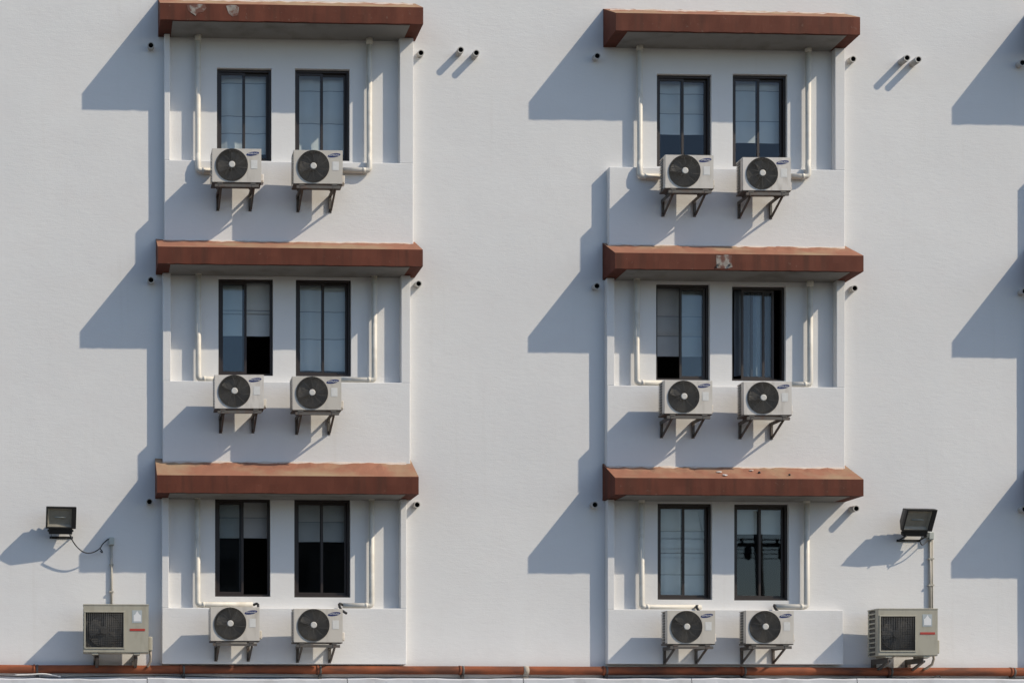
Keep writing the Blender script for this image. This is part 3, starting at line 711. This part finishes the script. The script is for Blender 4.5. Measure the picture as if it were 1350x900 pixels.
for px, yt, yb, lab in ((147, 708, 796, 'left'), (1227, 701, 802, 'right')):
    x, zt = P(px, yt, .05); zb = PZ(px, yb, .05)-.12
    m = MB(); m.box(x-.045, x+.045, -.08, -.001, zt-.13, zt, .01); m.box(x-.038, x+.038, -.088, -.078, zt-.12, zt-.01, .003)
    o = tag(m.build('junction_box', M['box']), 'small grey junction box on top of the %s conduit' % lab, 'junction box', 'junction boxes beside the floodlights')
    m = MB(); m.tube([(x, -.03, zt-.12), (x, -.03, zb)], .019, 10)
    if lab == 'right': m.tube([(x+.045, -.02, zt-.09), (x+.045, -.02, zb)], .012, 8)
    o = tag(m.build('conduit', M['conduit']), 'thin conduit running up from the %s large air conditioner' % lab, 'conduit', 'conduits above the large air conditioners')
    for z in (zt-.45, zt-.9):
        c = MB(); c.box(x-.035, x+.06 if lab == 'right' else x+.035, -.055, -.001, z-.012, z+.012); c.build('clip', M['conduit'], o)

# ------------------------------------------------------------------ rusty pipe along the foot of the picture
pd = .095
pipe = thing('water_pipe', 'long rust red water pipe running along the wall foot', 'pipe', (0, 0, 0))
xa, za = P(-60, 881, pd); xb, zb = P(1420, 885.5, pd)
zpx = lambda x: za+(zb-za)*(x-xa)/(xb-xa)
joints = [PX(p_, 883, pd) for p_ in (45, 238, 418, 606, 795, 977, 1170, 1332)]
m = MB(); n = 40; m.tube([(X0+.5+(X1-1-X0)*q/n, -pd, zpx(X0+.5+(X1-1-X0)*q/n)+random.uniform(-.004, .004)) for q in range(n+1)], .070, 16); m.build('pipe_run', M['rust'], pipe)
for i, x in enumerate(joints):
    c = MB(); c.tube([(x-.015, -pd, zpx(x)), (x+.015, -pd, zpx(x))], .080, 16); c.build('coupling', M['rust'], pipe)
    c = MB(); c.box(x+.03, x+.075, -pd-.02, -.001, zpx(x)-.15, zpx(x)-.075); c.tube([(x+.035, -pd, zpx(x)), (x+.07, -pd, zpx(x))], .075, 16); c.build('pipe_clamp', M['steel'], pipe)
x = PX(693, 883, pd); c = MB(); c.tube([(x-.045, -pd, zpx(x)), (x+.045, -pd, zpx(x))], .0745, 16); c.box(x-.05, x+.04, -pd-.03, -pd+.03, zpx(x)-.13, zpx(x)-.06, .01); c.build('tape_wrap', M['tape'], pipe)

# thin wires under the pipe
cable('wire', 'thin black wire strung just below the rusty pipe', 'wire', [(-40, 888, .16), (60, 892, .16), (200, 890, .16), (330, 892.5, .16), (520, 892, .16), (640, 893.5, .16), (690, 891.5, .22), (760, 893, .16), (900, 892, .16), (1060, 894, .16), (1200, 893, .16), (1390, 894, .16)], .009, M['cable'], smooth=6)
cable('wire', 'loose pale wire lying under the rusty pipe at left', 'wire', [(20, 889, .3), (38, 888.5, .3), (56, 887.5, .3), (68, 889, .3), (80, 891.5, .3)], .010, M['sticker'])
cable('wire', 'dark wire loop hanging below the rusty pipe at right', 'wire', [(1130, 899, .5), (1160, 897, .45), (1190, 895, .3), (1225, 893, .26), (1238, 890, .26), (1240, 897, .3), (1240, 904, .3)], .010, M['cable'])

# white sheeted lean-to roof below
rf = thing('lean_to_roof', 'white sheeted lean-to roof edge along the bottom of the wall', 'roof')
ed = .75; seams = [-60, 194, 458, 690, 912, 1130, 1420]
for i in range(len(seams)-1):
    xs0, xs1 = PX(seams[i], 893, ed)+.006, PX(seams[i+1], 893, ed)-.006
    z0, z1 = PZ(seams[i], 892.5, ed), PZ(seams[i+1], 893.5, ed); m = MB()
    nn = 14; top = []; 
    for q in range(nn+1):
        x = xs0+(xs1-xs0)*q/nn; z = z0+(z1-z0)*q/nn+random.uniform(-.012, .008)
        top.append([m.bm.verts.new((x, -.002, z-.0)), m.bm.verts.new((x, -ed+.02, z-.008)), m.bm.verts.new((x, -ed, z-.025)), m.bm.verts.new((x, -ed-.01+random.uniform(-.01, .01), z-.32)), m.bm.verts.new((x, -ed+.06, z-.32))])
    for q in range(nn):
        for j in range(4): m.bm.faces.new((top[q][j], top[q+1][j], top[q+1][j+1], top[q][j+1]))
    m.build('roof_sheet', M['sheet'], rf)
m = MB(); zz = PZ(700, 893, ed); m.box(PX(-60, 893, ed), PX(1420, 893, ed), -ed+.10, -ed+.16, zz-.30, zz-.08); m.build('roof_beam', M['steel'], rf)
for px in (0, 450, 900, 1350):
    m = MB(); x = PX(px, 893, ed); m.box(x-.04, x+.04, -ed+.17, -ed+.25, 0, zz-.08); m.build('post', M['steel'], rf)

# ------------------------------------------------------------------ scraps on the lowest right canopy
x0, x1, zb, zt, zr, sl = SOFF['B3']
SCR = [(956, 627, 'logo_white', .05, 'white paper scrap on the lower right canopy'), (948, 623, 'sticker', .05, 'small pale flake at the back of the lower right canopy'),
       (990, 621, 'mortar', .05, 'flat mortar flake at the middle of the lower right canopy'), (1001, 624, 'cable', .028, 'dark pebble on the middle of the lower right canopy'), (1041, 627, 'cable', .024, 'dark pebble further right on the lower right canopy')]
for (px, py, mt, s_, lab) in SCR:
    best = min((abs(PZ(px, py, d_/1000)-(zt+sl*(CAN_D-d_/1000))), d_/1000) for d_ in range(150, 670, 5))[1]
    x, z = P(px, py, best); z = zt+sl*(CAN_D-best)
    m = MB(); flat = mt != 'cable'
    r_ = bmesh.ops.create_icosphere(m.bm, subdivisions=1, radius=1)
    for v in r_['verts']: v.co = Vector((v.co.x*s_*random.uniform(.7, 1.2), v.co.y*s_*random.uniform(.6, 1), v.co.z*s_*(.25 if flat else .8)))
    o = m.build('debris', M[mt], loc=(x, -best, z+(.015 if flat else .02))); o.rotation_euler = (R(20), 0, random.uniform(-.5, .5))
    tag(o, lab, 'debris', 'scraps on the lower right canopy')

# ------------------------------------------------------------------ across the street: what the panes mirror
yp_ = -33.0
x, z = P(1014, 715, yp_); 
up = thing('utility_pole', 'dark timber utility pole with cross arm across the street', 'utility pole', (x, yp_, 0))
m = MB(); m.tube([(0, 0, 0), (-.35, 0, z+1.2)], [.2, .15], 12); m.build('pole', M['wood'], up)
m = MB(); m.box(-1.1, 1.1, -.06, .06, z-.12, z+.02); m.build('cross_arm', M['wood'], up)
for q in (-.75, .55):
    i_ = MB(); i_.tube([(q, .1, z-.62), (q, .1, z-.58), (q, .1, z-.2), (q, .1, z-.12)], [.06, .13, .15, .06], 12); i_.build('transformer', M['lamp_black'], up)
for q in (-.95, -.4, .4, .95):
    i_ = MB(); i_.tube([(q, 0, z+.02), (q, 0, z+.2)], [.06, .04], 8); i_.build('insulator', M['lamp_black'], up)
for q, dz in enumerate((.15, -.25, -.42, -.62)):
    m = MB(); n = 30; m.tube([(x-40+80*s_/n, yp_+.2*q, z+dz+.0016*((s_-15)*80/n)**2*.4) for s_ in range(n+1)], .018 if q else .03, 6)
    tag(m.build('power_line', M['cable']), ('thick topmost', 'second', 'third', 'lowest')[q]+' power line on the utility pole across the street', 'power line', 'power lines on the pole')
ob = thing('reflection_block', 'unseen drab block added across the street to darken the lower left reflections', 'building', (0, -64, 0))  # unseen block, added and sized to keep sky out of the lower left panes
m = MB(); m.box(-30, 19, -8, 0, 0, 15.5); m.build('wall', M['brickish'], ob)
m = MB(); m.box(-30.3, 19.3, -8.3, .3, 15.5, 15.9); m.build('roof', M['steel'], ob)
for r_ in range(4):
    for q in range(12):
        f = MB(); xx = -28+q*4; zz = 1.2+r_*3.1; f.box(xx-.8, xx+.8, .0, .05, zz, zz+1.5); f.build('window', M['lamp_black'], ob)

# ------------------------------------------------------------------ light
SX, SY = 1.9, 1.85
sd = Vector((-SX, 1.0, -SY)).normalized()
sun = bpy.data.lights.new('sun', 'SUN'); sun.energy = 4.0; sun.angle = R(0.53); sun.color = (1.0, 0.88, 0.70)
so = bpy.data.objects.new('sun', sun); COL.objects.link(so); so.rotation_euler = sd.to_track_quat('-Z', 'Y').to_euler(); so.location = (20, -20, 30)
wd = bpy.data.worlds.new('World'); SC.world = wd; wd.use_nodes = True
nt = wd.node_tree; bg = nt.nodes['Background']; bg.inputs['Strength'].default_value = 0.15
sk = nt.nodes.new('ShaderNodeTexSky'); sk.sky_type = 'NISHITA'; sk.sun_disc = False
sk.sun_elevation = math.asin(-sd.z); sk.sun_rotation = math.atan2(-sd.x, -sd.y)
sk.air_density = 1.0; sk.dust_density = 0.6; sk.ozone_density = 1.6
nt.links.new(sk.outputs[0], bg.inputs['Color'])

# ------------------------------------------------------------------ camera
cd = bpy.data.cameras.new('camera'); co = bpy.data.objects.new('camera', cd); COL.objects.link(co); SC.camera = co
co.location = CAM; co.rotation_euler = (math.pi/2, 0, -YAW)
cd.sensor_fit = 'HORIZONTAL'; cd.sensor_width = 36; cd.lens = F/1350*36
cd.shift_x = .5-XP/1350; cd.shift_y = (YP-450)/1350
cd.clip_start = .1; cd.clip_end = 2000
SC.view_settings.view_transform = 'Standard'; SC.view_settings.look = 'None'
SC.view_settings.exposure = 0; SC.view_settings.gamma = 1; SC.view_settings.use_curve_mapping = False
